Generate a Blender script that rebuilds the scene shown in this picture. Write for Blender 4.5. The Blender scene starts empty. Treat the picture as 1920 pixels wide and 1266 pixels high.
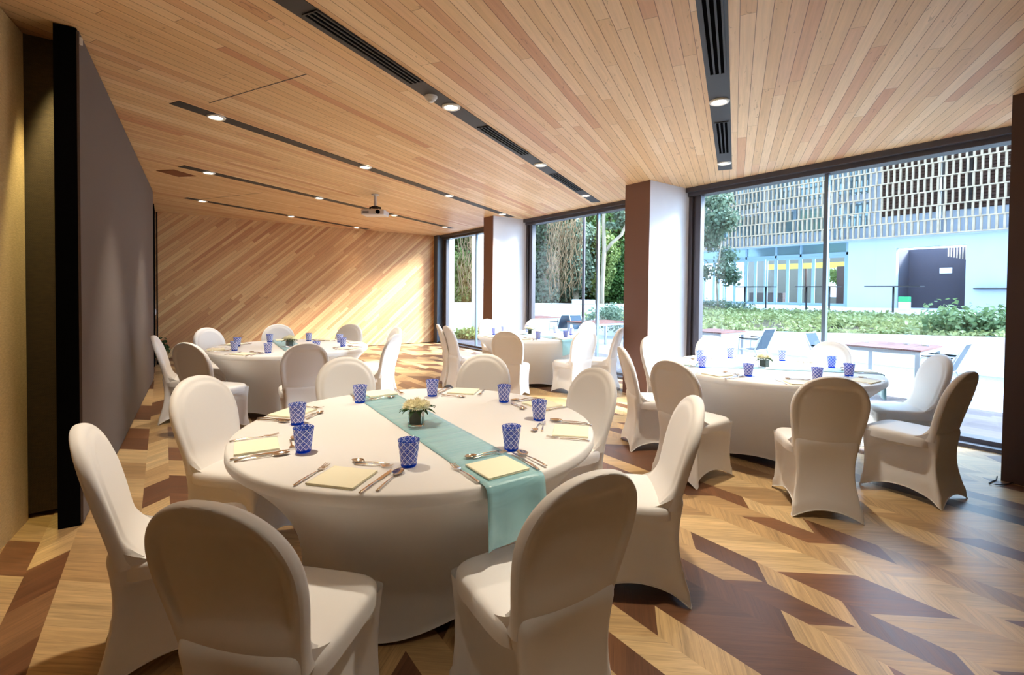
import bpy, bmesh, math, random
from mathutils import Vector, Matrix
random.seed(7)
SC = bpy.context.scene
COL = SC.collection
PI = math.pi
sin, cos, rad = math.sin, math.cos, math.radians

# ------------------------------------------------------------------ helpers
def srgb(r, g, b):
    f = lambda c: (c/255/12.92) if c/255 <= .04045 else ((c/255+.055)/1.055)**2.4
    return (f(r), f(g), f(b), 1)

class MB:
    def __init__(s): s.v = []; s.f = []; s.mi = []
    def add(s, vs, fs, mi=0):
        o = len(s.v); s.v += [tuple(v) for v in vs]
        s.f += [tuple(i+o for i in f) for f in fs]; s.mi += [mi]*len(fs)
        return s
    def box(s, x0, x1, y0, y1, z0, z1, mi=0, M=None):
        vs = [Vector((x, y, z)) for x in (x0, x1) for y in (y0, y1) for z in (z0, z1)]
        if M: vs = [M@v for v in vs]
        return s.add(vs, [(0,1,3,2),(4,6,7,5),(0,4,5,1),(2,3,7,6),(0,2,6,4),(1,5,7,3)], mi)
    def grid(s, P, closed_u=False, closed_v=False, mi=0, flip=False):
        n = len(P); m = len(P[0]); vs = [p for r in P for p in r]; fs = []
        for i in range(n if closed_u else n-1):
            for j in range(m if closed_v else m-1):
                a, b = i*m+j, i*m+(j+1) % m; c, d = ((i+1) % n)*m+(j+1) % m, ((i+1) % n)*m+j
                fs.append((a, d, c, b) if flip else (a, b, c, d))
        return s.add(vs, fs, mi)
    def tube(s, pts, r, n=8, mi=0, caps=True):
        pts = [Vector(p) for p in pts]; R = []
        rs = r if isinstance(r, (list, tuple)) else [r]*len(pts)
        prev = None
        for i, p in enumerate(pts):
            t = (pts[min(i+1, len(pts)-1)]-pts[max(i-1, 0)])
            if t.length < 1e-9: t = Vector((0, 0, 1))
            t.normalize()
            if prev is None:
                a = Vector((0, 0, 1)) if abs(t.z) < .9 else Vector((1, 0, 0))
                x = t.cross(a).normalized()
            else:
                x = (prev-t*prev.dot(t)).normalized()
            prev = x; y = t.cross(x)
            R.append([p+(x*cos(2*PI*k/n)+y*sin(2*PI*k/n))*rs[i] for k in range(n)])
        s.grid(R, closed_v=True, mi=mi)
        if caps:
            s.add(R[0], [tuple(range(n))][:1], mi); s.add(R[-1], [tuple(range(n-1, -1, -1))], mi)
        return s
    def lathe(s, prof, n=32, mi=0, c=(0, 0, 0)):
        P = [[(c[0]+r*cos(2*PI*k/n), c[1]+r*sin(2*PI*k/n), c[2]+z) for k in range(n)] for r, z in prof]
        return s.grid(P, closed_v=True, mi=mi)
    def build(s, name, mats, parent=None, smooth=False, bevel=0, loc=None, rz=0, fix=True):
        me = bpy.data.meshes.new(name); me.from_pydata(s.v, [], s.f)
        if not isinstance(mats, (list, tuple)): mats = [mats]
        for m in mats: me.materials.append(m)
        me.polygons.foreach_set('material_index', s.mi)
        if fix:
            bm = bmesh.new(); bm.from_mesh(me)
            bmesh.ops.remove_doubles(bm, verts=bm.verts, dist=1e-5)
            bmesh.ops.recalc_face_normals(bm, faces=bm.faces); bm.to_mesh(me); bm.free()
        if smooth:
            me.polygons.foreach_set('use_smooth', [True]*len(me.polygons))
            if not isinstance(smooth, bool): me.set_sharp_from_angle(angle=rad(smooth))
        me.update()
        o = bpy.data.objects.new(name, me); COL.objects.link(o)
        if parent: o.parent = parent
        if loc: o.location = loc
        if rz: o.rotation_euler.z = rz
        if bevel:
            b = o.modifiers.new('bevel', 'BEVEL'); b.width = bevel; b.segments = 2; b.limit_method = 'ANGLE'; b.angle_limit = rad(40)
        return o

def tag(o, label, cat, group=None, kind=None):
    if label: o['label'] = label
    if cat: o['category'] = cat
    if group: o['group'] = group
    if kind: o['kind'] = kind
    return o
def thing(name, label, cat, loc=(0, 0, 0), rz=0, group=None):
    o = bpy.data.objects.new(name, None); COL.objects.link(o); o.empty_display_size = .1
    o.location = loc; o.rotation_euler.z = rz
    return tag(o, label, cat, group)
def struct(o): o['kind'] = 'structure'; return o
def copy_tree(o, parent=None):
    c = o.copy(); COL.objects.link(c)
    if parent: c.parent = parent
    for ch in list(o.children): copy_tree(ch, c)
    return c

# ------------------------------------------------------------------ materials
class N:
    def __init__(s, name):
        s.m = bpy.data.materials.new(name); s.m.use_nodes = True
        s.t = s.m.node_tree; s.n = s.t.nodes; s.b = s.n['Principled BSDF']
    def nd(s, typ, ins=None, **kw):
        d = s.n.new(typ)
        for k, v in kw.items(): setattr(d, k, v)
        for k, v in (ins or {}).items(): s.put(d, k, v)
        return d
    def put(s, d, k, v):
        i = d.inputs[k]
        if isinstance(v, bpy.types.NodeSocket): s.t.links.new(v, i)
        else: i.default_value = v
    def M(s, op, a, b=0.0, c=0.0):
        d = s.n.new('ShaderNodeMath'); d.operation = op
        for i, v in enumerate((a, b, c)): s.put(d, i, v)
        return d.outputs[0]
    def obj(s): return s.nd('ShaderNodeTexCoord').outputs['Object']
    def sep(s, v):
        d = s.nd('ShaderNodeSeparateXYZ', {0: v}); return d.outputs
    def comb(s, x, y, z=0.0): return s.nd('ShaderNodeCombineXYZ', {0: x, 1: y, 2: z}).outputs[0]
    def white(s, x, y=0.0, z=0.0): return s.nd('ShaderNodeTexWhiteNoise', {'Vector': s.comb(x, y, z)}).outputs['Value']
    def noise(s, vec, scale=5., detail=3., rough=.5, dist=0.):
        return s.nd('ShaderNodeTexNoise', {'Vector': vec, 'Scale': scale, 'Detail': detail, 'Roughness': rough, 'Distortion': dist}).outputs[0]
    def mix(s, f, a, b, mode='MIX'):
        d = s.nd('ShaderNodeMix', data_type='RGBA', blend_type=mode)
        s.put(d, 0, f); s.put(d, 6, a); s.put(d, 7, b); return d.outputs[2]
    def ramp(s, f, stops):
        d = s.nd('ShaderNodeValToRGB', {0: f}); e = d.color_ramp.elements
        while len(e) < len(stops): e.new(.5)
        for i, (p, c) in enumerate(stops): e[i].position = p; e[i].color = c
        return d.outputs[0]
    def bump(s, h, strength=.2, dist=.01):
        s.put(s.b, 'Normal', s.nd('ShaderNodeBump', {'Height': h, 'Strength': strength, 'Distance': dist}).outputs[0])
    def set(s, **kw):
        names = dict(col='Base Color', rough='Roughness', metal='Metallic', spec='Specular IOR Level', trans='Transmission Weight', ior='IOR', sheen='Sheen Weight', alpha='Alpha', sub='Subsurface Weight', coat='Coat Weight')
        for k, v in kw.items(): s.put(s.b, names[k], v)
        return s
def plain(name, col, rough=.6, **kw):
    return N(name).set(col=col, rough=rough, **kw).m

def varied(name, c1, c2, scale=4., rough=.7, bump=0., stretch=(1, 1, 1), **kw):
    n = N(name); p = n.nd('ShaderNodeMapping', {0: n.obj(), 3: stretch}).outputs[0]
    f = n.noise(p, scale, 4.); n.set(col=n.mix(n.M('MULTIPLY_ADD', f, 2.2, -.6), c1, c2), rough=rough, **kw)
    if bump: n.bump(n.noise(p, scale*6, 3.), bump)
    return n.m

def boards(name, axis, ang, width, length, tones, gapcol, gap=.035, rough=.55, grain=.5, spec=.35):
    """boards laid at an angle on a plane; axis picks which two world axes span it"""
    n = N(name); o = n.sep(n.obj())
    a, b = {'xy': (o[0], o[1]), 'xz': (o[0], o[2]), 'yx': (o[1], o[0])}[axis]
    ca, sa = cos(ang), sin(ang)
    u = n.M('ADD', n.M('MULTIPLY', a, ca), n.M('MULTIPLY', b, sa))
    v = n.M('SUBTRACT', n.M('MULTIPLY', b, ca), n.M('MULTIPLY', a, sa))
    vb = n.M('DIVIDE', v, width); bid = n.M('FLOOR', vb)
    ub = n.M('ADD', n.M('DIVIDE', u, length), n.M('MULTIPLY', n.white(bid, 3.3), 7.))
    pid = n.M('FLOOR', ub)
    r = n.white(bid, pid, 1.7)
    col = n.ramp(r, tones)
    shift = n.M('MULTIPLY', r, 37.)
    gv = n.comb(n.M('ADD', n.M('MULTIPLY', u, 1.6), shift), n.M('MULTIPLY', v, 34.), shift)
    g = n.noise(gv, 1.6, 4., .6, .6)
    g2 = n.noise(n.comb(n.M('MULTIPLY', u, 5.), n.M('MULTIPLY', v, 22.), shift), 1.2, 2., .5, 1.4)
    col = n.mix(n.M('MULTIPLY', n.M('GREATER_THAN', g2, .70), .35), col, gapcol)
    gm = n.M('MULTIPLY_ADD', g, grain*1.4, 1-grain*.7)
    col = n.mix(1., col, n.nd('ShaderNodeCombineColor', {0: gm, 1: gm, 2: gm}).outputs[0], 'MULTIPLY')
    fr = n.M('FRACT', vb); line = n.M('LESS_THAN', fr, gap)
    fu = n.M('LESS_THAN', n.M('FRACT', ub), .0028/length)
    line = n.M('MAXIMUM', line, fu)
    n.set(col=n.mix(n.M('MULTIPLY', line, .85), col, gapcol), rough=rough, spec=spec)
    n.bump(n.M('SUBTRACT', n.M('MULTIPLY', g, .15), line), .5, .004)
    return n.m

pine = [(0, srgb(200, 148, 110)), (.15, srgb(214, 174, 128)), (.5, srgb(220, 183, 138)), (.8, srgb(228, 196, 156)), (.94, srgb(212, 166, 124)), (1, srgb(194, 136, 102))]
SA = rad(61.4)                      # direction of the ceiling boards and slots, measured from +Y
M_ceil = boards('pine_ceiling_boards', 'yx', SA, .083, 2.3, pine, srgb(96, 56, 38), .045, .5, .32)
oak = [(0, srgb(180, 124, 82)), (.4, srgb(202, 152, 102)), (.8, srgb(216, 174, 122)), (1, srgb(190, 134, 88))]
M_back = boards('diagonal_wood_wall', 'xz', rad(42), .062, 1.5, oak, srgb(112, 70, 42), .04, .55, .35)
M_deck = boards('weathered_deck_boards', 'yx', 0., .14, 3., [(0, srgb(72, 66, 72)), (1, srgb(94, 86, 92))], srgb(70, 62, 62), .05, .8, .3)

FSEED = 8.8
def floor_mat():
    n = N('chevron_wood_floor'); o = n.sep(n.obj()); x, y = o[0], o[1]
    t = n.M('DIVIDE', n.M('SUBTRACT', x, 1.83-7.5), .75); per = n.M('FLOOR', t)
    f = n.M('MULTIPLY', n.M('FRACT', t), 5.)            # 0..5 : strips 0-2 (wide), 2-3, 3-4, 4-5
    s1 = n.M('GREATER_THAN', f, 2.); s2 = n.M('GREATER_THAN', f, 3.); s3 = n.M('GREATER_THAN', f, 4.)
    sid = n.M('ADD', s1, n.M('ADD', s2, s3))
    start = n.M('ADD', n.M('MULTIPLY', s1, 2.), n.M('ADD', s2, s3))
    lx = n.M('MULTIPLY', n.M('SUBTRACT', f, start), .15)
    sgn = n.M('SUBTRACT', 1., n.M('MULTIPLY', n.M('ABSOLUTE', n.M('SUBTRACT', n.M('MODULO', sid, 2.), 1.)), 2.))   # wide strip -1, then +1,-1,+1
    yy = n.M('ADD', y, 20.)
    w = n.M('SUBTRACT', yy, n.M('MULTIPLY', n.M('MULTIPLY', sgn, .86), lx))
    strip = n.M('ADD', n.M('MULTIPLY', per, 4.), sid)
    wb = n.M('ADD', n.M('DIVIDE', w, .40), n.white(strip, 5.1))
    cell = n.M('FLOOR', wb)
    r = n.white(strip, cell, FSEED)
    pl = n.M('DIVIDE', w, .1); pid = n.M('FLOOR', pl); r2 = n.white(strip, pid, 9.2)
    tone = n.ramp(r, [(0, srgb(92, 60, 40)), (.18, srgb(106, 70, 46)), (.40, srgb(124, 84, 56)), (.44, srgb(164, 132, 92)), (.7, srgb(186, 154, 108)), (1, srgb(196, 168, 124))])
    tone.node.color_ramp.interpolation = 'LINEAR'
    k = .758                                             # cos of the slant
    al = n.M('MULTIPLY', lx, 1/k); ac = n.M('MULTIPLY', w, k)
    off = n.M('MULTIPLY', r2, 31.)
    g = n.noise(n.comb(n.M('ADD', n.M('MULTIPLY', al, 2.2), off), n.M('MULTIPLY', ac, 42.), off), 1.4, 4., .62, .9)
    g2 = n.noise(n.comb(n.M('ADD', n.M('MULTIPLY', al, 1.), off), n.M('MULTIPLY', ac, 9.), off), 1.5, 2., .5, 1.2)
    gm = n.M('ADD', n.M('MULTIPLY_ADD', g, 1.1, .40), n.M('ADD', n.M('MULTIPLY_ADD', g2, .4, -.18), n.M('MULTIPLY_ADD', r2, .16, -.08)))
    col = n.mix(1., tone, n.nd('ShaderNodeCombineColor', {0: gm, 1: gm, 2: gm}).outputs[0], 'MULTIPLY')
    line = n.M('LESS_THAN', n.M('FRACT', pl), .02)
    col = n.mix(n.M('MULTIPLY', line, .45), col, srgb(60, 36, 24))
    n.set(col=col, rough=n.M('MULTIPLY_ADD', g, .16, .30), spec=.5)
    n.bump(g, .12, .003)
    return n.m
M_floor = floor_mat()

def cloth_mat(name, col, rough=.55, sheen=.25):
    n = N(name); n.set(col=col, rough=rough, sheen=sheen, spec=.3)
    o = n.obj(); n.bump(n.noise(o, 900., 1.), .05, .0005); return n.m
M_cover = cloth_mat('white_stretch_fabric', (.78, .765, .75, 1))
M_tcloth = cloth_mat('white_table_fabric', (.80, .79, .775, 1))
def runner_mat():
    n = N('teal_satin'); o = n.nd('ShaderNodeMapping', {0: n.obj(), 3: (1.2, 9., 3.)}).outputs[0]
    f = n.noise(o, 2.4, 3., .5, .8)
    n.set(col=n.mix(n.M('MULTIPLY_ADD', f, 1.6, -.3), srgb(122, 176, 190), srgb(160, 208, 212)), rough=.3, sheen=.3, spec=.6)
    n.bump(f, .9, .01); return n.m
M_runner = runner_mat()
M_napkin = cloth_mat('pale_yellow_linen', srgb(246, 241, 214), .8, .1)
M_steel = plain('polished_cutlery_steel', (.80, .72, .66, 1), .14, metal=1.)
M_alu = plain('brushed_aluminium', (.62, .66, .70, 1), .35, metal=.7)
M_frame = plain('dark_window_frame', srgb(74, 70, 76), .45, metal=.3)
M_slot = plain('charcoal_ceiling_slot', srgb(44, 40, 42), .6)
M_black = plain('black_void', (.004, .004, .005, 1), .9, spec=.0)
M_white = plain('white_plastic', (.75, .74, .72, 1), .4)
M_plaster = varied('smooth_plaster_column', srgb(206, 203, 208), srgb(216, 212, 215), 2., .75)
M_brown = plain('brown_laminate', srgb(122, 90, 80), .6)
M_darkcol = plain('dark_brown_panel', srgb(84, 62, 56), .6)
M_room = varied('brown_room_wall', srgb(60, 48, 42), srgb(70, 56, 48), 2., .8)
M_hatch = plain('brown_access_panel', srgb(120, 66, 34), .6)
M_mullion = plain('pale_metal_mullion', srgb(104, 116, 130), .4, metal=.5)
def weave(name, c1, c2, sc, rough=.85):
    n = N(name); o = n.sep(n.obj())
    w1 = n.M('SINE', n.M('MULTIPLY', o[2], sc)); w2 = n.M('SINE', n.M('MULTIPLY', n.M('ADD', o[0], o[1]), sc*.8))
    f = n.noise(n.comb(n.M('MULTIPLY', o[0], 20.), n.M('MULTIPLY', o[1], 20.), n.M('MULTIPLY', o[2], 90.)), 1.5, 3.)
    h = n.M('MULTIPLY', w1, w2)
    n.set(col=n.mix(n.M('MULTIPLY_ADD', f, 1.5, -.25), c1, c2), rough=rough, sheen=.2)
    n.bump(n.M('ADD', h, n.M('MULTIPLY', f, 2.)), .5, .002); return n.m
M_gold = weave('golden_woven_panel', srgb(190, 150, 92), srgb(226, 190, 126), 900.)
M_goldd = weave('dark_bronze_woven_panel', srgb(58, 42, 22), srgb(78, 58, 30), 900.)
M_part = weave('taupe_partition_fabric', srgb(72, 56, 51), srgb(86, 68, 62), 1400.)

def glass_pane():
    n = N('clear_window_glass'); t = n.t; n.n.remove(n.b)
    out = n.n['Material Output']
    tr = n.nd('ShaderNodeBsdfTransparent', {0: (.93, .97, .98, 1)}); gl = n.nd('ShaderNodeBsdfGlossy', {'Roughness': .0})
    fc = n.nd('ShaderNodeLayerWeight', {'Blend': .5}).outputs['Facing']
    mx = n.nd('ShaderNodeMixShader', {0: n.M('MULTIPLY_ADD', n.M('POWER', fc, 5.), .9, .025), 1: tr.outputs[0], 2: gl.outputs[0]})
    t.links.new(mx.outputs[0], out.inputs[0]); return n.m
M_glass = glass_pane()
def cut_glass():
    n = N('blue_cut_glass'); o = n.sep(n.obj())
    a = n.M('MULTIPLY', n.M('ARCTAN2', o[1], o[0]), 9/(2*PI)); z = n.M('MULTIPLY', o[2], 36.)
    p = n.M('ABSOLUTE', n.M('SUBTRACT', n.M('FRACT', n.M('ADD', n.M('ADD', a, z), 20.)), .5))
    q = n.M('ABSOLUTE', n.M('SUBTRACT', n.M('FRACT', n.M('ADD', n.M('SUBTRACT', a, z), 20.)), .5))
    m = n.M('MAXIMUM', p, q)
    line = n.M('GREATER_THAN', m, .385)
    inner = n.M('MULTIPLY', n.M('GREATER_THAN', m, .15), n.M('LESS_THAN', m, .215))
    w = n.M('MAXIMUM', line, n.M('MULTIPLY', inner, .9))
    band = n.M('MULTIPLY', n.M('GREATER_THAN', o[2], .012), n.M('LESS_THAN', o[2], .1055))
    w = n.M('MULTIPLY', w, band)
    n.set(col=srgb(16, 84, 200), rough=.08, trans=.75, spec=.5, ior=1.3)
    d = n.nd('ShaderNodeBsdfDiffuse', {0: (1, 1, 1, 1)}); tl = n.nd('ShaderNodeBsdfTranslucent', {0: srgb(214, 230, 255)})
    mm = n.nd('ShaderNodeMixShader', {0: .3, 1: d.outputs[0], 2: tl.outputs[0]})
    bb = n.nd('ShaderNodeBsdfTranslucent', {0: srgb(16, 96, 228)})
    m0 = n.nd('ShaderNodeMixShader', {0: .4, 1: n.b.outputs[0], 2: bb.outputs[0]})
    mx = n.nd('ShaderNodeMixShader', {0: w, 1: m0.outputs[0], 2: mm.outputs[0]})
    n.t.links.new(mx.outputs[0], n.n['Material Output'].inputs[0]); return n.m
M_tumbler = cut_glass()
M_vase = N('clear_vase_glass').set(col=(1, 1, 1, 1), rough=.02, trans=1., ior=1.2).m
def leaf(name, c1, c2, sc=3.):
    n = N(name); f = n.noise(n.obj(), sc, 3., .6); f2 = n.noise(n.obj(), sc*9, 2.)
    ff = n.M('ADD', n.M('MULTIPLY_ADD', f, 1.6, -.6), n.M('MULTIPLY', f2, .6))
    col = n.mix(ff, c1, c2); n.set(col=col, rough=.55, spec=.3)
    tl = n.nd('ShaderNodeBsdfTranslucent'); n.put(tl, 0, col)
    mx = n.nd('ShaderNodeMixShader', {0: .3, 1: n.b.outputs[0], 2: tl.outputs[0]})
    n.t.links.new(mx.outputs[0], n.n['Material Output'].inputs[0]); return n.m
M_petal = leaf('cream_petals', srgb(248, 244, 214), srgb(255, 252, 236), 30.)
M_leafd = leaf('dark_green_leaves', srgb(28, 52, 26), srgb(60, 92, 44), 20.)
M_liner = plain('dark_green_leaf_wrap', srgb(52, 60, 40), .5)
def emit(name, col, s):
    n = N(name); n.n.remove(n.b); e = n.nd('ShaderNodeEmission', {0: col, 1: s})
    n.t.links.new(e.outputs[0], n.n['Material Output'].inputs[0]); return n.m
M_lamp = emit('lamp_glow', (1, .86, .66, 1), 14.)

# ------------------------------------------------------------------ camera (1920x1266 frame)
F_PX, CY, PITCH, ROLL, YAW, EYE = 889.783, 565.545, .0205493, .00949427, .63378, 1.45
fw = Vector((sin(YAW)*cos(PITCH), cos(YAW)*cos(PITCH), -sin(PITCH)))
rt = Vector((cos(YAW), -sin(YAW), 0)); up = rt.cross(fw)
R_ = rt*cos(ROLL)+up*sin(ROLL); U_ = up*cos(ROLL)-rt*sin(ROLL)
cd = bpy.data.cameras.new('camera'); cam = bpy.data.objects.new('camera', cd); COL.objects.link(cam)
cd.sensor_width = 36; cd.lens = F_PX/1920*36; cd.shift_y = -(633-CY)/1920; cd.clip_start = .05; cd.clip_end = 500
cam.matrix_world = Matrix.Translation((0, 0, EYE)) @ Matrix((R_, U_, -fw)).transposed().to_4x4()
SC.camera = cam

# ------------------------------------------------------------------ room shell
CZ = 3.006
XW = 6.38
YB = 12.12
XL, YN = -1.25, -3.6
struct(MB().box(XL-.1, 6.22, YN-.1, YB+.1, -.12, 0).build('floor', M_floor))
struct(MB().box(XL-.1, 6.62, YN-.1, YB+.1, CZ, CZ+.15).build('ceiling', M_ceil))
struct(MB().box(XL-.1, 7.2, YN-.1, YB+.2, CZ+.15, CZ+.45).build('roof_slab', plain('roof_concrete', srgb(190, 190, 192), .8)))
struct(MB().box(-14, 6.9, YN-3, YB+2, CZ+.45, 13).build('sky_blocking_storeys', plain('blocking_storey_render', srgb(206, 208, 212), .8)))  # unseen storeys, added to keep sky light off the facade opposite
struct(MB().box(XL-.1, 6.30, YB, YB+.15, 0, CZ).build('wall_back', M_back))
struct(MB().box(XL-.15, XL, YN, YB, 0, CZ).build('wall_left', M_room))
struct(MB().box(XL-.1, 6.4, YN-.15, YN, 0, CZ).build('wall_front', M_room))
struct(MB().box(6.3, 6.45, YN, .25, 0, CZ).build('wall_right', M_room))
# columns
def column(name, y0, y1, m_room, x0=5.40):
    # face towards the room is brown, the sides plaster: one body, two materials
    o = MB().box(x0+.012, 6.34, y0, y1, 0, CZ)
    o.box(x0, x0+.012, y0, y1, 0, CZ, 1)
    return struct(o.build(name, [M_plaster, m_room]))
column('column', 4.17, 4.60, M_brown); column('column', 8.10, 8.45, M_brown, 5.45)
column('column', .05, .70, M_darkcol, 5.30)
struct(MB().box(6.16, 6.46, 11.90, 12.12, 0, CZ).build('trim_1', plain('dark_end_post', srgb(70, 80, 98), .4)))
struct(MB().box(-.17, -.13, 10.95, YB, 0, CZ).build('trim_2', M_black))
struct(MB().box(0, .02, YB-.012, YB-.001, 0, CZ).build('trim_3', M_black, loc=(-.11, 0, 0)))
struct(MB().box(-.1, 6.2, YB-.012, YB, 0, .012).build('baseboard_back', M_black))
# glazing: one window per bay
def window(i, y0, y1, mull, left_stile=True):
    w = bpy.data.objects.new('window_%d' % i, None); COL.objects.link(w); struct(w); w.location = (XW, (y0+y1)/2, 0)
    yc = (y0+y1)/2
    f = MB()
    f.box(-.09, .09, y0-yc, y1-yc, 2.885, CZ)            # header
    f.box(-.15, -.09, y0-yc, y1-yc, 2.94, CZ)
    f.box(-.03, .03, y0-yc, y0-yc+.07, .05, 2.885); f.box(-.05, .05, y1-yc-.19, y1-yc-.10, .05, 2.885)
    f.box(-.02, .02, y1-yc-.10, y1-yc-.06, .05, 2.885); f.box(-.06, .06, y1-yc-.06, y1-yc, .05, 2.885)
    f.build('window_frame', M_frame, w, bevel=.004)
    s = MB(); s.box(-.18, -.02, y0-yc, y1-yc, -.1, .035); s.box(-.06, .12, y0-yc, y1-yc, -.1, .075)
    s.build('window_sill', M_frame, w, bevel=.004)
    for m in mull: MB().box(-.03, .03, m-yc-.022, m-yc+.022, .075, 2.885).build('mullion', M_mullion, w, bevel=.004)
    ys = sorted([y0+.07]+list(mull)+[y1-.19])
    for a, b in zip(ys, ys[1:]):
        MB().box(-.004, .004, a-yc, b-yc, .07, 2.89).build('glass_pane', M_glass, w)
window(1, .70, 4.17, [2.36]); window(2, 4.60, 8.10, [6.05]); window(3, 8.45, 11.90, [10.2])

# ---- left side: partition, woven panels
part = thing('folding_partition', 'tall taupe fabric partition wall with a black end, along the left side', 'partition', (-.40, 3.86, 0), -math.atan2(.27, 5.5)+0)
L = 5.6
MB().box(-.012, 0, .0, L, .015, CZ-.02).build('fabric_face', M_part, part)
b = MB(); b.box(-.115, -.012, 0.0, L, .0, CZ-.006); b.build('panel_core', M_black, part)
MB().box(-.02, .012, .01, .03, CZ-.09, CZ-.05).build('top_bracket', M_white, part)
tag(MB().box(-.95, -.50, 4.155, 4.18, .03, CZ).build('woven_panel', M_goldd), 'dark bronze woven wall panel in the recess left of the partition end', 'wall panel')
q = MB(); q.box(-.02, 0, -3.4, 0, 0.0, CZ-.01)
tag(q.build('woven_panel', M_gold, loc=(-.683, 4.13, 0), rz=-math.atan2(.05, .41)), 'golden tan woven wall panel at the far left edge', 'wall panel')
sw = thing('wall_switch', 'small white switch plate at the dark end of the left wall', 'switch', (-.128, 11.35, 1.0))
MB().box(0, .012, -.04, .04, -.06, .06).build('plate', M_white, sw, bevel=.003); MB().box(.012, .018, -.015, .015, -.03, .03).build('rocker', M_white, sw)

# ------------------------------------------------------------------ ceiling slots, vents, lamps
du = Vector((sin(SA), cos(SA), 0)); dv = Vector((cos(SA), -sin(SA), 0))
SROT = PI/2-SA
def slot_frame(p): return Matrix.Translation(p) @ Matrix.Rotation(SROT, 4, 'Z')
lamps = {'A': [(.36, 2.70), (1.957, 3.552), (3.704, 4.486), (5.447, 5.452)],
         'B': [(.39, 5.059), (2.05, 5.93), (3.744, 6.85), (5.46, 7.78)],
         'C': [(.493, 7.531), (2.12, 8.40), (3.82, 9.31), (5.465, 10.2)],
         'D': [(.562, 10.02), (2.18, 10.87), (3.85, 11.75)],
         'E': [(.18, .25), (1.90, 1.20), (3.62, 2.128), (5.369, 3.08)]}
SL = {'A': ((-.35, 2.31), (6.0, 5.75)), 'B': ((.08, 4.895), (5.84, 7.99)), 'C': ((.19, 7.37), (5.78, 10.37)), 'D': ((.31, 9.885), (4.2, 11.94)), 'E': ((-.8, -.275), (5.68, 3.245))}
slotname = {'A': 'second from the window side, above the nearest table', 'B': 'third, over the middle of the room', 'C': 'fourth, behind the projector', 'D': 'last, closest to the back wood wall', 'E': 'at the right, running towards the big window'}
for k, (a, b2) in SL.items():
    a = Vector((*a, 0)); b2 = Vector((*b2, 0)); ln = (b2-a).length; w = .078 if k in 'AE' else .07
    o = MB().box(0, ln, -w, w, -.004, .0); ob = o.build('ceiling_slot', M_slot)
    ob.matrix_world = Matrix.Translation((a.x, a.y, CZ)) @ Matrix.Rotation(math.atan2(b2.y-a.y, b2.x-a.x), 4, 'Z')
    tag(ob, 'charcoal ceiling light slot, ' + slotname[k], 'ceiling slot')
vents = [((.67, 2.842), (1.521, 3.301), 'beside the smoke detector'), ((2.432, 3.802), (3.288, 4.247), 'between the first and second lamps past the detector'), ((4.136, 4.73), (5.10, 5.25), 'before the far end lamp'),
         ((2.15, 1.33), (3.148, 1.87), 'at the top edge of the right-hand slot'), ((4.073, 2.37), (4.975, 2.86), 'between the two lamps near the big window')]
for a, b2, wh in vents:
    a = Vector((*a, 0)); b2 = Vector((*b2, 0)); ln = (b2-a).length
    t = thing('linear_vent', 'black slatted ceiling vent ' + wh, 'vent', (a.x, a.y, CZ-.004), math.atan2(b2.y-a.y, b2.x-a.x), 'linear vents in the ceiling slots')
    MB().box(0, ln, -.052, .052, -.002, 0).build('backing', M_black, t)
    f = MB()
    for y in (-.052, -.018, .018, .052): f.box(0, ln, y-.006, y+.006, -.008, -.002)
    f.box(-.008, 0, -.058, .058, -.008, 0); f.box(ln, ln+.008, -.058, .058, -.008, 0)
    f.build('slats', M_slot, t)
def make_lamp():
    t = thing('downlight', '', 'ceiling light')
    MB().lathe([(.052, -.006), (.058, -.014), (.074, -.012), (.078, -.004), (.078, 0)], 32).build('bezel', M_white, t, smooth=True)
    MB().lathe([(0, -.006), (.03, -.006), (.052, -.006)], 32).build('lamp', M_lamp, t)
    return t
lampwhere = {
 'A': ['over the left side of the nearest table, out of frame', 'beside the smoke detector in the long central slot', 'halfway along the long central slot', 'at the far window end of the long central slot'],
 'B': ['at the left end of the slot nearest the partition', 'left of the projector in the middle slot', 'right of the projector in the middle slot', 'at the middle slot end by the far column'],
 'C': ['at the left end of the slot near the brown hatch', 'directly left of the projector in the rear slot', 'just right of the hanging projector', 'at the right end of the rear slot'],
 'D': ['leftmost by the back wood wall', 'second from the left by the back wood wall', 'closest above the bright patch of the back wall'],
 'E': ['overhead behind the camera', 'over the front edge of the nearest table', 'nearer one in the right-hand slot', 'in the right-hand slot end by the big window frame']}
SPOT = {}
proto_lamp = make_lamp(); first = True
for k, ls in lamps.items():
    for i, (x, y) in enumerate(ls):
        t = proto_lamp if first else copy_tree(proto_lamp); first = False
        t.location = (x, y, CZ-.004); t['label'] = 'round warm white downlight ' + lampwhere[k][i]; t['group'] = 'downlights in the ceiling slots'
        ld = bpy.data.lights.new('downlight_beam', 'SPOT'); lo = bpy.data.objects.new('downlight_beam', ld); COL.objects.link(lo)
        ld.spot_size = rad(76); ld.spot_blend = .9; ld.shadow_soft_size = .045; ld.color = (1, .88, .70)
        ld.energy = 116
        if k == 'E' and i == 0: ld.energy = 32
        if k == 'A' and i == 0: ld.energy = 100
        if k == 'D': ld.energy = 16
        if k == 'C': ld.energy = 105
        lo.location = (x, y, CZ-.022); lo.parent = None; SPOT[(k, i)] = ld
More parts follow.
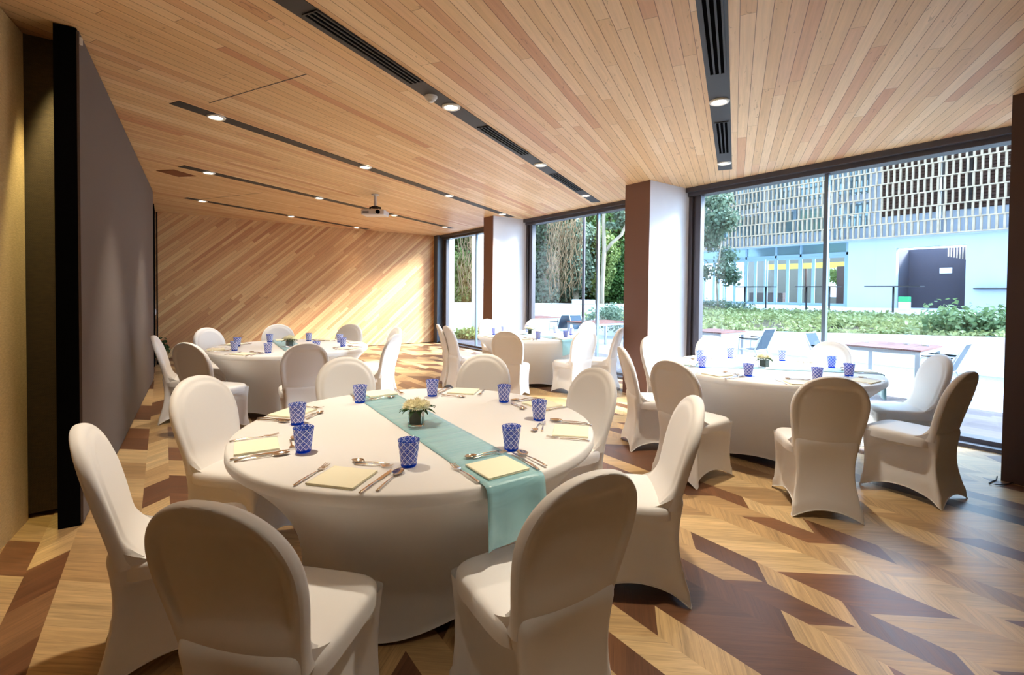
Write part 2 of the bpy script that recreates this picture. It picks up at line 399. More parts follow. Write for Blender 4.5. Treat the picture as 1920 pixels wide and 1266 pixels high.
# small yellow lamp in the niche beside the woven panel
ld = bpy.data.lights.new('niche_beam', 'SPOT'); lo = bpy.data.objects.new('niche_beam', ld); COL.objects.link(lo)
ld.spot_size = rad(34); ld.spot_blend = .6; ld.shadow_soft_size = .03; ld.color = (1, .84, .36); ld.energy = 60; lo.location = (-.535, 4.06, 2.95)
ld = bpy.data.lights.new('wall_washer_beam', 'SPOT'); lo = bpy.data.objects.new('wall_washer_beam', ld); COL.objects.link(lo)
ld.spot_size = rad(130); ld.spot_blend = 1; ld.shadow_soft_size = .05; ld.color = (1, .75, .42); ld.energy = 10; lo.location = (-.30, 2.3, 2.98)
lo.rotation_euler = (rad(30), rad(38), 0)
# smoke detector
t = thing('smoke_detector', 'small white smoke detector on the long ceiling slot', 'smoke detector', (1.728, 3.469, CZ-.004))
MB().lathe([(0, -.012), (.05, -.012), (.052, 0)], 28).build('base', M_white, t, smooth=True)
MB().lathe([(0, -.045), (.018, -.045), (.026, -.036), (.026, -.03), (.04, -.026), (.045, -.012)], 28).build('sensor_head', M_white, t, smooth=True)
# access hatch and ceiling seams
h = MB().box(-.17, .17, -.14, .14, -.006, 0).build('access_hatch', M_hatch); h.matrix_world = Matrix.Translation((.15, 7.87, CZ)) @ Matrix.Rotation(SROT+.25, 4, 'Z')
tag(h, 'reddish brown ceiling hatch near the top of the partition', 'hatch')
for (a, b2) in [((.316, 4.735), (.84, 3.67)), ((.47, 10.0), (1.3, 8.55))]:
    a = Vector((*a, CZ)); b2 = Vector((*b2, CZ)); o = MB().box(0, (b2-a).length, -.004, .004, -.0015, 0).build('trim_4', M_slot); struct(o)
    o.matrix_world = Matrix.Translation(a) @ Matrix.Rotation(math.atan2(b2.y-a.y, b2.x-a.x), 4, 'Z')
# projector
M_proj = plain('projector_casing', srgb(206, 198, 196), .45)
t = thing('ceiling_projector', 'white video projector hanging from the wood ceiling on a short pole', 'projector', (2.78, 7.56, CZ), rad(-38))
MB().lathe([(0, 0), (.06, 0), (.06, -.012), (.022, -.016), (.022, -.2), (0, -.2)], 20).build('ceiling_pole', M_proj, t, smooth=False)
m = MB(); m.box(-.05, .05, -.04, .04, -.225, -.19); m.box(-.09, -.075, -.02, .02, -.26, -.2); m.box(.075, .09, -.02, .02, -.26, -.2); m.box(-.09, .09, -.02, .02, -.215, -.2)
m.build('mount_bracket', M_slot, t)
bd = MB().box(-.19, .19, -.14, .14, -.345, -.255).build('projector_body', M_proj, t, bevel=.02)
MB().box(-.16, -.06, -.1405, -.139, -.325, -.285).build('vent_grille', plain('projector_grille', srgb(120, 114, 116), .5), bd)
m = MB(); m.tube([(.09, -.139, -.30), (.09, -.165, -.30)], .033, 20); m.build('lens', M_black, t, smooth=False)

# ------------------------------------------------------------------ banquet chair
def smooth(a, b, x):
    t = min(1, max(0, (x-a)/(b-a))); return t*t*(3-2*t)
HB, HS, WM = .50, .28, .222
def hw(h):
    if h <= HS: return .192+(WM-.192)*smooth(0, HS, h)
    return WM*max(0, 1-((h-HS)/(HB-HS))**2.15)**(1/2.15)
def edge_d(x, h):
    if h <= HS: return hw(h)-abs(x)
    e = 2.15
    return (1-((abs(x)/WM)**e+((h-HS)/(HB-HS))**e)**(1/e))*WM
def back_mesh():
    m = MB(); T = .046
    hs = [0, .015, .03, .05, .075, .10]+[.10+.18*i/6 for i in range(1, 7)]+[HS+(HB-HS)*sin(PI/2*i/22) for i in range(1, 23)]
    us = [-(1-(1-abs(-cos(PI*i/34)))*1.0)*(1 if cos(PI*i/34) > 0 else -1) for i in range(35)]
    for side in (1, -1):
        P = []
        for h in hs:
            w = hw(h); row = []
            for u in us:
                x = w*u; d = max(0, edge_d(x, h)); k = 1-min(d/(.022 if side > 0 else .009), 1)
                th = T/2*math.sqrt(max(0, 1-k*k))
                yc = -.178-.132*(h/HB)**1.12 + .012*(abs(x)/WM)**2
                if side > 0:
                    y = yc+th+.010*smooth(.026, .05, d)*smooth(0, .1, h)
                    if h < .12: y += .075*(1-h/.12)**2*min(1, d/.02)
                else:
                    y = yc-th+.011*smooth(.026, .042, d)*(1-smooth(HB-.085, HB-.062, h))*smooth(.08, .16, h)
                row.append((x, y, .44+h))
            P.append(row)
        m.grid(P, flip=side < 0)
    return m
def seat_mesh():
    m = MB(); P = []; n = 64
    rings = [0, .3, .55, .75, .86, .92, .96, .985, 1.0]
    def bd(a):
        e = 5.; c, s = cos(a), sin(a)
        r = (abs(c)**e+abs(s)**e)**(-1/e); return r*c, r*s
    for r in rings:
        row = []
        for i in range(n):
            bx, by = bd(2*PI*i/n); d = (1-r)*.21; k = 1-min(d/.03, 1)
            z = .438+.026*math.sqrt(max(0, 1-k*k))+.006*(1-r*r)
            row.append((.21*r*bx, .031+.217*r*by, z))
        P.append(row)
    for dz, s in ((-.02, 1.0), (-.045, .99)):
        P.append([(.21*s*bd(2*PI*i/n)[0], .031+.217*s*bd(2*PI*i/n)[1], .438+dz) for i in range(n)])
    return m.grid(P, closed_v=True)
def skirt_mesh():
    NU, NT = 30, 28; m = MB(); rows = []
    for it in range(NT+1):
        t = it/NT
        fx = .206-.010*sin(PI*min(1, t*1.1)); fy = .247-.012*sin(PI*t)+.006*t
        rx = .192-.020*sin(PI*min(1, t*1.25))+.018*t**2; ry = -.219+.022*sin(PI*min(1, max(0, t-.12)*1.3))-.038*t**1.6+.022*max(0, 1-t/.11)**2
        C = [(fx, fy), (-fx, fy), (-rx, ry), (rx, ry)]
        zt = [.432, .432, .525, .525]
        row = []
        for s in range(4):
            a, b2 = C[s], C[(s+1) % 4]; za, zb = zt[s], zt[(s+1) % 4]
            nx, ny = [(0, 1), (-1, 0), (0, -1), (1, 0)][s]
            for j in range(NU):
                u = -1+2*j/NU; k = (u+1)/2
                x = a[0]+(b2[0]-a[0])*k; y = a[1]+(b2[1]-a[1])*k; z0 = za+(zb-za)*k**3 if s == 1 else (zb+(za-zb)*(1-k)**3 if s == 3 else za)
                if s == 1: z0 = za+(zb-za)*k**4
                if s == 3: z0 = zb+(za-zb)*(1-k)**4
                ins = .016*(1-u*u)*sin(PI*min(1, t*1.0)*.75)
                if s != 2:
                    g = (abs(u)/.80)**4+(max(0, (.66-t)/.48))**4
                    ins += .034*(1-smooth(.94, 1.10, g))
                else:
                    ins += .008*(1-u*u)*smooth(0, .5, t)
                hem = .078*(1-abs(u)**2.0) if s != 2 else .062*(1-abs(u)**2.0)
                z = z0*(1-t)+hem*t
                row.append([x-nx*ins, y-ny*ins, z])
        n = len(row)
        for _ in range(5 if it < NT*.85 else 2):     # round the corners of the fabric
            new = [[(row[i-1][0]+row[(i+1) % n][0]+2*row[i][0])/4, (row[i-1][1]+row[(i+1) % n][1]+2*row[i][1])/4, row[i][2]] for i in range(n)]
            row = new
        rows.append([tuple(p) for p in row])
    m.grid(rows, closed_v=True)
    return m, rows[-1], rows[-2]
def make_chair():
    t = thing('banquet_chair', '', 'chair')
    back_mesh().build('backrest', M_cover, t, smooth=38)
    seat_mesh().build('seat', M_cover, t, smooth=True)
    sk, r1, r0 = skirt_mesh(); sk.build('cover_skirt', M_cover, t, smooth=34)
    h = MB(); h.tube(r1+[r1[0]], .0035, 6, caps=False); h.build('hem', M_cover, t, smooth=True)
    return t
TC = {1: (1.107, 2.304), 2: (4.62, 2.18), 3: (1.27, 6.32), 4: (4.85, 6.02)}
TNAME = {1: 'nearest table', 2: 'big-window table', 3: 'far left table', 4: 'column-side table'}
SEATS = [(-183, 'leftmost'), (-138, 'front left'), (-93, 'front right'), (-48, 'rightmost'), (-3, 'right rear'), (42, 'back right'), (87, 'back left'), (132, 'left rear')]
# backrest tops (x, y), from the chair's own place round each table
APEX = {1: [(-.255, 2.36), (.075, 1.345), (.99, .94), (2.13, 1.345), (2.38, 2.24), (2.13, 3.26), (1.11, 3.68), (.15, 3.33)],
        2: [(3.11, 2.19), (3.38, 1.185), (4.42, .745), (5.47, 1.10), (5.97, 2.12), (5.40, 3.22), (4.63, 3.55), (3.50, 3.01)],
        3: [(-.09, 6.45), (.17, 5.46), (1.10, 4.83), (2.22, 5.32), (2.64, 6.28), (2.29, 7.22), (1.36, 7.69), (.45, 7.42)],
        4: [(3.36, 6.20), (3.60, 5.02), (4.72, 4.66), (5.38, 4.62), (6.12, 6.0), (5.76, 7.06), (4.86, 7.40), (3.40, 6.55)]}
CHLAB = {
 (1, 0): 'white covered chair at the left edge, seen from its side, nearest table',
 (1, 1): 'white covered chair in the left foreground with its back to the camera',
 (1, 2): 'white covered chair in the centre foreground, back to camera, right of the hanging runner',
 (1, 3): 'white covered chair at the right side of the nearest table, seen in profile',
 (1, 4): 'white covered chair facing left behind the right rim of the nearest table',
 (1, 5): 'white covered chair behind the nearest table, right of its flowers',
 (1, 6): 'white covered chair behind the nearest table, left of its flowers',
 (1, 7): 'white covered chair facing the camera at the left rim of the nearest table',
 (2, 0): 'white covered chair left of the window table, back in shade, seat pointing right',
 (2, 1): 'white covered chair squarely back to camera in front of the window table',
 (2, 2): 'rightmost white covered chair, side view, beside the dark column',
 (2, 3): 'bluish lit white chair right of the window table, facing left by the glass',
 (2, 4): 'white covered chair behind the window table, right of the window mullion base',
 (2, 5): 'white covered chair behind the window table, left of its flowers',
 (2, 6): 'bright white covered chair just right of the near grey column',
 (2, 7): 'white covered chair in side view in front of the near brown column',
 (3, 0): 'thin-looking white chair in profile beside the end of the partition',
 (3, 1): 'white covered chair with dark shaded back, left of the far left table',
 (3, 2): 'white covered chair back to camera in front of the far left table',
 (3, 3): 'white covered chair in profile right of the far left table, facing left',
 (3, 4): 'white covered chair mostly hidden behind the profile chair of the far left table',
 (3, 5): 'white covered chair behind the far left table against the bright wood wall',
 (3, 6): 'white covered chair behind the flowers of the far left table',
 (3, 7): 'white covered chair facing the camera at the left rear of the far left table',
 (4, 0): 'white covered chair with beige back at the left of the column table',
 (4, 1): 'white covered chair back to camera in front of the column table',
 (4, 2): 'white covered chair turned away at the right front of the column table',
 (4, 3): 'white covered chair in profile just left of the near brown column',
 (4, 4): 'white covered chair behind the right rim of the column table',
 (4, 5): 'white covered chair behind the column table beside the outdoor sling chairs',
 (4, 6): 'white covered chair behind the column table under the far brown column',
 (4, 7): 'white covered chair edge showing behind the beige-backed one of the column table'}
proto = make_chair(); first = True
for k in TC:
    for i in range(8):
        ax, ay = APEX[k][i]; c = Vector(TC[k])
        d = (c-Vector((ax, ay))).normalized()
        if (k, i) == (4, 3): d = Vector((-.45, .89)).normalized()
        pos = Vector((ax, ay))+d*.31
        t = proto if first else copy_tree(proto); first = False
        t.location = (pos.x, pos.y, 0); t.rotation_euler.z = math.atan2(d.y, d.x)-PI/2
        t['label'] = CHLAB[(k, i)]; t['group'] = 'white covered chairs round the ' + TNAME[k]

# ------------------------------------------------------------------ tables
def cloth_mesh():
    m = MB(); n = 160; P = []
    prof = [(0, .7515), (.3, .7515), (.6, .7515), (.8, .7515), (.87, .751), (.888, .7505), (.896, .747), (.900, .741), (.902, .720), (.902, .704), (.899, .699), (.888, .694)]
    for r, z in prof: P.append([(r*cos(2*PI*i/n), r*sin(2*PI*i/n), z) for i in range(n)])
    NT = 22
    for j in range(1, NT+1):
        t = j/NT; row = []
        for i in range(n):
            a = 2*PI*i/n; c4 = cos(4*(a-.4))
            zb = .018+.05*(1-((1+c4)/2)**1.0)
            r = .600+.288*(1-t)**2.5+.022*t*t*(c4-.3)+.006*sin(PI*t)*(c4)
            row.append((r*cos(a), r*sin(a), .690*(1-t)+zb*t))
        P.append(row)
    # hem turned outwards a little
    last = P[-1]; P.append([(x*1.004, y*1.004, z-.004) for x, y, z in last])
    m.grid(P, closed_v=True); return m
def make_table_under():
    t = thing('round_table', '', 'table')
    MB().lathe([(0, .725), (.886, .725), (.886, .748), (0, .748)], 64).build('tabletop', plain('table_plywood', srgb(170, 130, 90), .6), t)
    for q in range(4):
        a = PI/4*(2*q)+.4
        MB().tube([(.40*cos(a), .40*sin(a), .725), (.565*cos(a), .565*sin(a), .0)], .014, 10).build('leg', M_alu, t, smooth=True)
    return t
def runner_mesh():
    m = MB(); W = .128
    path = []
    R = .905
    def zt(y): return .7540
    ys = [-R+.02+(2*(R-.02))*i/40 for i in range(41)]
    left = [(-R-.022, .54), (-R-.020, .58), (-R-.018, .63), (-R-.014, .68), (-R-.010, .72), (-R-.002, .745), (-R+.010, .7525)]
    path = left+[(y, .7540) for y in ys]+[(-a, b) for a, b in reversed(left)]
    path = [p for p in path]
    P = []
    nx = 10
    for idx, (y, z) in enumerate(path):
        row = []
        for j in range(nx+1):
            u = -1+2*j/nx; x = W*u
            zz = z; yy = y
            rr = math.sqrt(max(0, R*R-x*x))-R      # rim curves away off centre
            if abs(y) > .86: yy = y - math.copysign(-rr, y)*1.0 if False else y+math.copysign(rr, y)*1.0
            hang = max(0, .74-z)
            zz = z+hang*.10*(u*.6+.25*sin(4*u+1)) if y < 0 else z+hang*.12*(-u*.5)
            yy += math.copysign(1, y)*hang*.05*sin(5*u+2)
            row.append((x, yy, zz))
        P.append(row)
    m.grid(P); return m
def make_tumbler():
    o = MB(); ro, ri = .0305, .043
    prof = [(0, 0), (.027, 0), (.0305, .003)]+[(.0305+(.043-.0305)*i/10, .003+.103*i/10) for i in range(1, 11)]+[(.0405, .107)]+[(.0405-(.0405-.028)*i/10, .107-.095*i/10) for i in range(1, 11)]+[(0, .012)]
    return o.lathe(prof, 48)
def make_napkin():
    m = MB()
    def slab(x0, x1, y0, y1, z0, z1, ry=False):
        m.box(x0, x1, y0, y1, z0, z1)
    slab(-.094, .092, -.088, .088, 0, .0028); slab(-.092, .094, -.086, .086, .0032, .0056); slab(-.093, .093, -.0875, .085, .0060, .0090)
    # rounded folded edge
    P = [[(-.093-.003*cos(a), y, .0045+.0045*sin(a)) for a in [PI/2-PI*i/8 for i in range(9)]] for y in (-.087, .087)]
    m.grid(P); return m
def handle(m, L0, L1, w0, w1, z=.003):
    P = []
    for i in range(9):
        k = i/8; y = L0+(L1-L0)*k; w = w0+(w1-w0)*k; zz = z+.006*sin(PI*k)*.6
        P.append([(w*cos(a), y, zz+.0022*sin(a)) for a in [2*PI*j/8 for j in range(8)]])
    m.grid(P, closed_v=True); m.add(P[0], [tuple(range(8))]); return m
def fork(L, s=1.):
    h = handle(MB(), -L/2, L*.18, .0065*s, .0028*s); t = MB()
    y0 = L*.18; y1 = L*.30; y2 = L/2
    P = []
    for k, w in ((0, .003), (.35, .007), (.7, .0118), (1, .0125)):
        y = y0+(y1-y0)*k; z = .0075-.004*k
        P.append([(-w*s, y, z), (w*s, y, z), (w*s, y, z+.0016), (-w*s, y, z+.0016)])
    t.grid(P, closed_v=True)
    for x in (-.0105, -.0035, .0035, .0105):
        P = []
        for k in (0, .3, .6, 1):
            y = y1+(y2-y1)*k; z = .0035+.006*k*k; w = .0021*s*(1-.5*k)
            P.append([(x*s-w, y, z), (x*s+w, y, z), (x*s+w, y, z+.0016), (x*s-w, y, z+.0016)])
        t.grid(P, closed_v=True)
    return h, t
def spoon(L, s=1.):
    h = handle(MB(), -L/2, L*.17, .0065*s, .0028*s); t = MB()
    a, w = L*.165, .0205*s; yc = L/2-a
    def sh(r, th, dz): return (w*r*cos(th)*(1-.12*sin(th)), yc+a*r*sin(th), .0105-.0085*(1-r*r)+dz+.0)
    for dz in (0, -.0012):
        t.grid([[sh(r, 2*PI*j/24, dz) for j in range(24)] for r in (0.02, .3, .55, .78, .92, 1)], closed_v=True)
    t.grid([[sh(1, 2*PI*j/24, 0) for j in range(24)], [sh(1, 2*PI*j/24, -.0012) for j in range(24)]], closed_v=True)
    t.grid([[(-.003, L*.16, .0055), (.003, L*.16, .0055), (.003, L*.16, .0085), (-.003, L*.16, .0085)], [(-.004, yc-a*.93, .007), (.004, yc-a*.93, .007), (.004, yc-a*.93, .010), (-.004, yc-a*.93, .010)]], closed_v=True)
    return h, t
def knife(L):
    h = handle(MB(), -L/2, L*.02, .0068, .0055); t = MB(); P = []
    for k in range(11):
        u = k/10; y = L*.02+(L*.48)*u; w = .0095*(1-max(0, (u-.6)/.4)**2.2*.95)
        P.append([(-.006, y, .004), (-.006+2*w*.8, y, .0045), (-.006, y, .0058)])
    t.grid(P, closed_v=True); return h, t
def make_cutlery(name, ht, detailed):
    h, t = ht
    if detailed:
        e = thing(name, '', name.split('_')[-1])
        h.build('handle', M_steel, e, smooth=True); t.build({'fork': 'tines', 'spoon': 'bowl', 'knife': 'blade'}[name.split('_')[-1]], M_steel, e, smooth='spoon' in name)
        return e
    h.add(t.v, t.f); o = h.build(name, M_steel, smooth=True); return tag(o, '', name.split('_')[-1])
kinds = {'dinner_fork': lambda: fork(.205), 'dinner_knife': lambda: knife(.225), 'dinner_spoon': lambda: spoon(.205), 'dessert_spoon': lambda: spoon(.165, .85), 'dessert_fork': lambda: fork(.16, .85)}
protos = {}
for kn, fn in kinds.items():
    protos[kn, True] = make_cutlery(kn, fn(), True); protos[kn, False] = make_cutlery(kn, fn(), False)
p_cloth = cloth_mesh().build('tablecloth', M_tcloth, smooth=42)
p_under = make_table_under()
p_runner = runner_mesh().build('table_runner', M_runner, smooth=True)
so = p_runner.modifiers.new('thick', 'SOLIDIFY'); so.thickness = .0012; so.offset = 1
p_tum = make_tumbler().build('glass_tumbler', M_tumbler, smooth=True)
p_nap = make_napkin().build('folded_napkin', M_napkin, bevel=.0012)
used = set()
def inst(o):
    if o.name not in used: used.add(o.name); return o
    return copy_tree(o)

# centrepiece: cube vase, leaf liner, blooms, leaves
def petal_bloom(r, seed):
    rnd = random.Random(seed); m = MB()
    for ring, (el, n) in enumerate([(88, 3), (68, 7), (48, 11), (30, 15), (12, 18), (-6, 18)]):
        for j in range(n):
            az = 2*PI*(j+.5*ring)/n+rnd.uniform(-.12, .12); e = rad(el+rnd.uniform(-6, 6))
            d = Vector((cos(e)*cos(az), cos(e)*sin(az), sin(e))); s = Vector((-sin(az), cos(az), 0)); nrm = d.cross(s)
            a = d*r*.25; L = r*rnd.uniform(.92, 1.06); w = r*.14
            p1 = d*L*.65-s*w+nrm*.002; p2 = d*L*.65+s*w+nrm*.002; tip = d*L+nrm*r*-.10
            m.add([a, p1, tip, p2, d*L*.65-nrm*.003], [(0, 1, 4), (0, 4, 3), (1, 2, 4), (4, 2, 3)])
    return m
def make_centre():
    t = thing('flower_centrepiece', '', 'flowers')
    m = MB(); s = .036
    m.box(-s, s, -s, s, 0, .010); m.box(-s, -s+.004, -s, s, .01, .075); m.box(s-.004, s, -s, s, .01, .075); m.box(-s+.004, s-.004, -s, -s+.004, .01, .075); m.box(-s+.004, s-.004, s-.004, s, .01, .075)
    m.build('vase', M_vase, t)
    MB().box(-.030, .030, -.030, .030, .0105, .073).build('leaf_wrap', M_liner, t, bevel=.003)
    rnd = random.Random(5)
    spots = [(0, 0, .112)]+[(.042*cos(a), .042*sin(a), .099) for a in [2*PI*i/6 for i in range(6)]]
    for i, p in enumerate(spots):
        petal_bloom(.036, i).build('bloom', M_petal, t, fix=False).location = p
    for i in range(14):
        a = 2*PI*i/14+rnd.uniform(-.15, .15); m = MB(); L = rnd.uniform(.05, .075); w = .015; dz = rnd.uniform(-.4, .3)
        b = Vector((.03*cos(a), .03*sin(a), .078)); d = Vector((cos(a), sin(a), dz)).normalized(); s2 = Vector((-sin(a), cos(a), 0))
        P = []
        for k in (0, .25, .5, .75, 1):
            c = b+d*L*k+Vector((0, 0, .012*sin(PI*k))); ww = w*sin(PI*(.08+.92*k)**.8) if k < 1 else .0005
            P.append([c-s2*ww+Vector((0, 0, .004)), c, c+s2*ww+Vector((0, 0, .004))])
        m.grid(P); m.build('leaf', M_leafd, t, smooth=True, fix=False)
    return t
p_centre = make_centre()

RUN_ROT = {1: rad(-3), 2: rad(42), 3: rad(-3), 4: rad(-3)}
for k, (cx, cy) in TC.items():
    det = (k == 1)
    o = inst(p_cloth); o.location = (cx, cy, 0); o.rotation_euler.z = rad(20*k); tag(o, 'white stretch tablecloth with rounded rim on the ' + TNAME[k], 'tablecloth', 'white round tablecloths')
    o = inst(p_under); o.location = (cx, cy, 0); o.rotation_euler.z = rad(20*k); tag(o, 'round banquet table hidden under the white cloth, ' + TNAME[k], 'table', 'round banquet tables')
    o = inst(p_runner); o.location = (cx-.01, cy, 0); o.rotation_euler.z = RUN_ROT[k]; tag(o, 'pale teal satin runner across the ' + TNAME[k], 'table runner', 'teal table runners')
    fx, fy = {1: (-.055, -.05), 2: (-.04, .01), 3: (-.03, -.06), 4: (-.02, .05)}[k]
    o = inst(p_centre); o.location = (cx+fx, cy+fy, .7562); o.rotation_euler.z = rad(20+30*k); tag(o, 'white chrysanthemums in a small glass cube vase on the ' + TNAME[k], 'flowers', 'flower centrepieces')
    for i, (ang, sn) in enumerate(SEATS):
        a0 = rad(ang+random.uniform(-1.5, 1.5)); rd = Vector((cos(a0), sin(a0), 0)); tn = Vector((-sin(a0), cos(a0), 0))   # tn = guest's right-hand side
        c = Vector((cx, cy, 0)); seat = sn + ' seat of the ' + TNAME[k]
        on_runner = abs(((ang-math.degrees(RUN_ROT[k])) % 180)-90) < 12
        zz = .7562 if on_runner else .7518
        def put(o, r, t, rot, z=None):
            p = c+rd*r+tn*t; o.location = (p.x, p.y, zz if z is None else z); o.rotation_euler.z = a0+PI/2+rot; return o
        j = lambda s=.006: random.uniform(-s, s)
        tag(put(inst(p_nap), .782+j(), j(), j(.06)), 'folded pale yellow napkin at the ' + seat, 'napkin', 'folded yellow napkins')
        tag(put(inst(p_tum), .612+j(.01), .175+j(.01), j(1.), .7518 if abs(RUN_ROT[k]-0) < 9 else zz), 'blue and white diamond-cut glass tumbler at the ' + seat, 'glass', 'blue cut-glass tumblers')
        for kn, r, tt, rot in (('dinner_fork', .775, -.135, 0), ('dinner_knife', .778, .135, 0), ('dinner_spoon', .765, .172, 0), ('dessert_spoon', .618, .02, PI/2), ('dessert_fork', .645, .045, -PI/2)):
            o = inst(protos[kn, det]); put(o, r+j(), tt+j(.004), rot+j(.09))
            tag(o, 'polished ' + kn.replace('_', ' ') + ' at the ' + seat, kn.split('_')[-1], kn.replace('_', ' ') + 's on the tables')
for (kn, d), o in protos.items():
    pass

# ------------------------------------------------------------------ outside
ZD = -.1
struct(MB().box(6.5, 9.0, -6, 14.6, ZD-.06, ZD).build('deck', M_deck))
M_gravel = varied('pale_gravel', srgb(150, 154, 160), srgb(192, 194, 198), 30., .95, .6)
struct(MB().box(9.0, 60, -25, 45, ZD-.2, ZD-.004).build('gravel_yard', M_gravel))
struct(MB().box(6.2, 9.0, 14.6, 20, ZD-.2, ZD-.004).build('gravel_yard', M_gravel))
struct(MB().box(-20, 6.2, 12.4, 45, ZD-.2, ZD-.004).build('gravel_yard', M_gravel))
M_wwall = varied('white_rendered_wall', srgb(222, 226, 232), srgb(232, 235, 240), 1.5, .85)
M_soil = varied('dark_soil', srgb(70, 60, 46), srgb(94, 84, 60), 8., .95)
# planter wall with gently falling top, bed and terrace
def ztop(y): return .70-.32*min(1, max(0, (y-1)/7)) if y < 8 else .38+.03*min(4, y-8)
ys = [-8, -4, 1, 3, 5, 8, 12, 16]
m = MB(); P = []
for y in ys: P.append([(12.85, y, ZD), (12.85, y, ztop(y)), (13.05, y, ztop(y)), (13.05, y, ZD)])
m.grid(P); struct(m.build('planter_wall', M_wwall))
m = MB(); P = []
for y in ys+[22]: P.append([(13.05, y, ztop(min(y, 16))-.04), (17.5, y, .60), (22.25, y, .70)])
m.grid(P); struct(m.build('planter_bed', M_soil))
struct(MB().box(22.2, 33.5, -12, 34, -.1, .78).build('terrace', varied('pale_terrace_stone', srgb(214, 218, 224), srgb(226, 229, 234), 1., .8)))

def leaf_cloud(name, blobs, n, size, mat, seed=1, parent=None, droop=0., fixed_up=.3):
    """thousands of small folded leaves filling ellipsoids (cx,cy,cz,rx,ry,rz)"""
    rnd = random.Random(seed); vs = []; fs = []
    tot = sum((b[3]*b[4]*b[5])**(2/3) for b in blobs)
    for b in blobs:
        k = int(n*((b[3]*b[4]*b[5])**(2/3))/tot)
        for _ in range(k):
            while True:
                d = Vector((rnd.gauss(0, 1), rnd.gauss(0, 1), rnd.gauss(0, 1)))
                if d.length > .01: break
            d.normalize(); r = rnd.uniform(.4, 1.0)**.8 if rnd.random() < .7 else rnd.uniform(.9, 1.5)
            p = Vector((b[0]+d.x*b[3]*r, b[1]+d.y*b[4]*r, b[2]+d.z*b[5]*r))
            nn = (d+Vector((rnd.uniform(-1, 1), rnd.uniform(-1, 1), rnd.uniform(-1, 1)+fixed_up))).normalized()
            t = nn.cross(Vector((rnd.uniform(-1, 1), rnd.uniform(-1, 1), rnd.uniform(-1, 1)-droop))).normalized(); s = nn.cross(t)
            L = size*rnd.uniform(.6, 1.3); w = L*.38; i = len(vs)
            vs += [p-t*L*.5, p-s*w+nn*w*.3, p+t*L*.5, p+s*w+nn*w*.3]
            fs += [(i, i+1, i+2), (i, i+2, i+3)]
    m = MB(); m.v = [tuple(v) for v in vs]; m.f = fs; m.mi = [0]*len(fs)
    return m.build(name, mat, parent, fix=False)
M_hedge = leaf('yellow_green_ground_cover', srgb(104, 120, 70), srgb(172, 178, 124), 2.5)
M_tree1 = leaf('deep_green_foliage', srgb(40, 66, 32), srgb(96, 134, 66), .9)
M_tree2 = leaf('bright_green_foliage', srgb(86, 108, 54), srgb(152, 166, 98), .9)
M_tree3 = leaf('blue_green_foliage', srgb(78, 100, 82), srgb(134, 152, 128), .9)
M_bark = varied('pale_bark', srgb(132, 120, 104), srgb(164, 152, 134), 6., .9, .4, (1, 1, .3))
M_vine = varied('dry_brown_roots', srgb(104, 80, 56), srgb(160, 136, 104), 5., .9)
rnd = random.Random(11); blobs = []
for i in range(230):
    x = 13.1+9.0*(i % 23+rnd.random())/23; y = -3+21*rnd.random(); z0 = .66 if x > 15 else (ztop(y)+(.66-ztop(y))*(x-13)/2)
    if x > 15.6 or y < 13.0-.73*(x-13): blobs.append((x, y, z0+.02, .75, .75, rnd.uniform(.08, .17)))
o = leaf_cloud('ground_cover', blobs, 26000, .13, M_hedge, 2); tag(o, 'low yellow-green ground cover filling the planter bed outside the window', 'ground cover', kind='stuff')
rnd = random.Random(12); blobs = []
for i in range(26):
    y = -1+9*i/26; blobs.append((13.1, y, ztop(y)+.02, .12, .35, .06))
o = leaf_cloud('trailing_leaves', blobs, 2600, .09, M_hedge, 5); tag(o, 'fringe of leaves spilling over the white planter wall', 'plants', kind='stuff')
bl = [(14.2+rnd.uniform(-.5, .9), 1.2+rnd.uniform(-1.6, 1.5), .72+rnd.uniform(0, .22), .5, .5, .32) for _ in range(12)]
o = leaf_cloud('shrub', bl, 5200, .11, leaf('fresh_green_shrub', srgb(74, 104, 66), srgb(134, 156, 112), 2.), 9); tag(o, 'taller green shrub at the right end of the planter bed, by the dark column', 'shrub')
bl = [(21.3+rnd.uniform(-.3, .3), 12.6+rnd.uniform(-1.5, 2.8), .85+rnd.uniform(0, .1), .5, .5, .25) for _ in range(10)]
o = leaf_cloud('shrub', bl, 2600, .11, M_tree3, 10); tag(o, 'low blue-green shrub on the terrace edge below the glass doors', 'shrub')
bl = [(12.4+rnd.uniform(-.6, .8), 9.6+rnd.uniform(-1.4, 2.2), .45+rnd.uniform(0, .3), .4, .4, .3) for _ in range(14)]
o = leaf_cloud('shrub', bl, 4200, .10, M_tree3, 13); tag(o, 'blue-green shrubs in front of the low white wall, seen through the middle window', 'shrub')
bl = [(8.2+rnd.uniform(-.4, .8), 13.0+rnd.uniform(-.5, .8), .0+rnd.uniform(0, .1), .3, .3, .16) for _ in range(9)]
o = leaf_cloud('grass_clump', bl, 2600, .10, M_tree2, 14); tag(o, 'light green grass clump outside the far left window', 'grass')

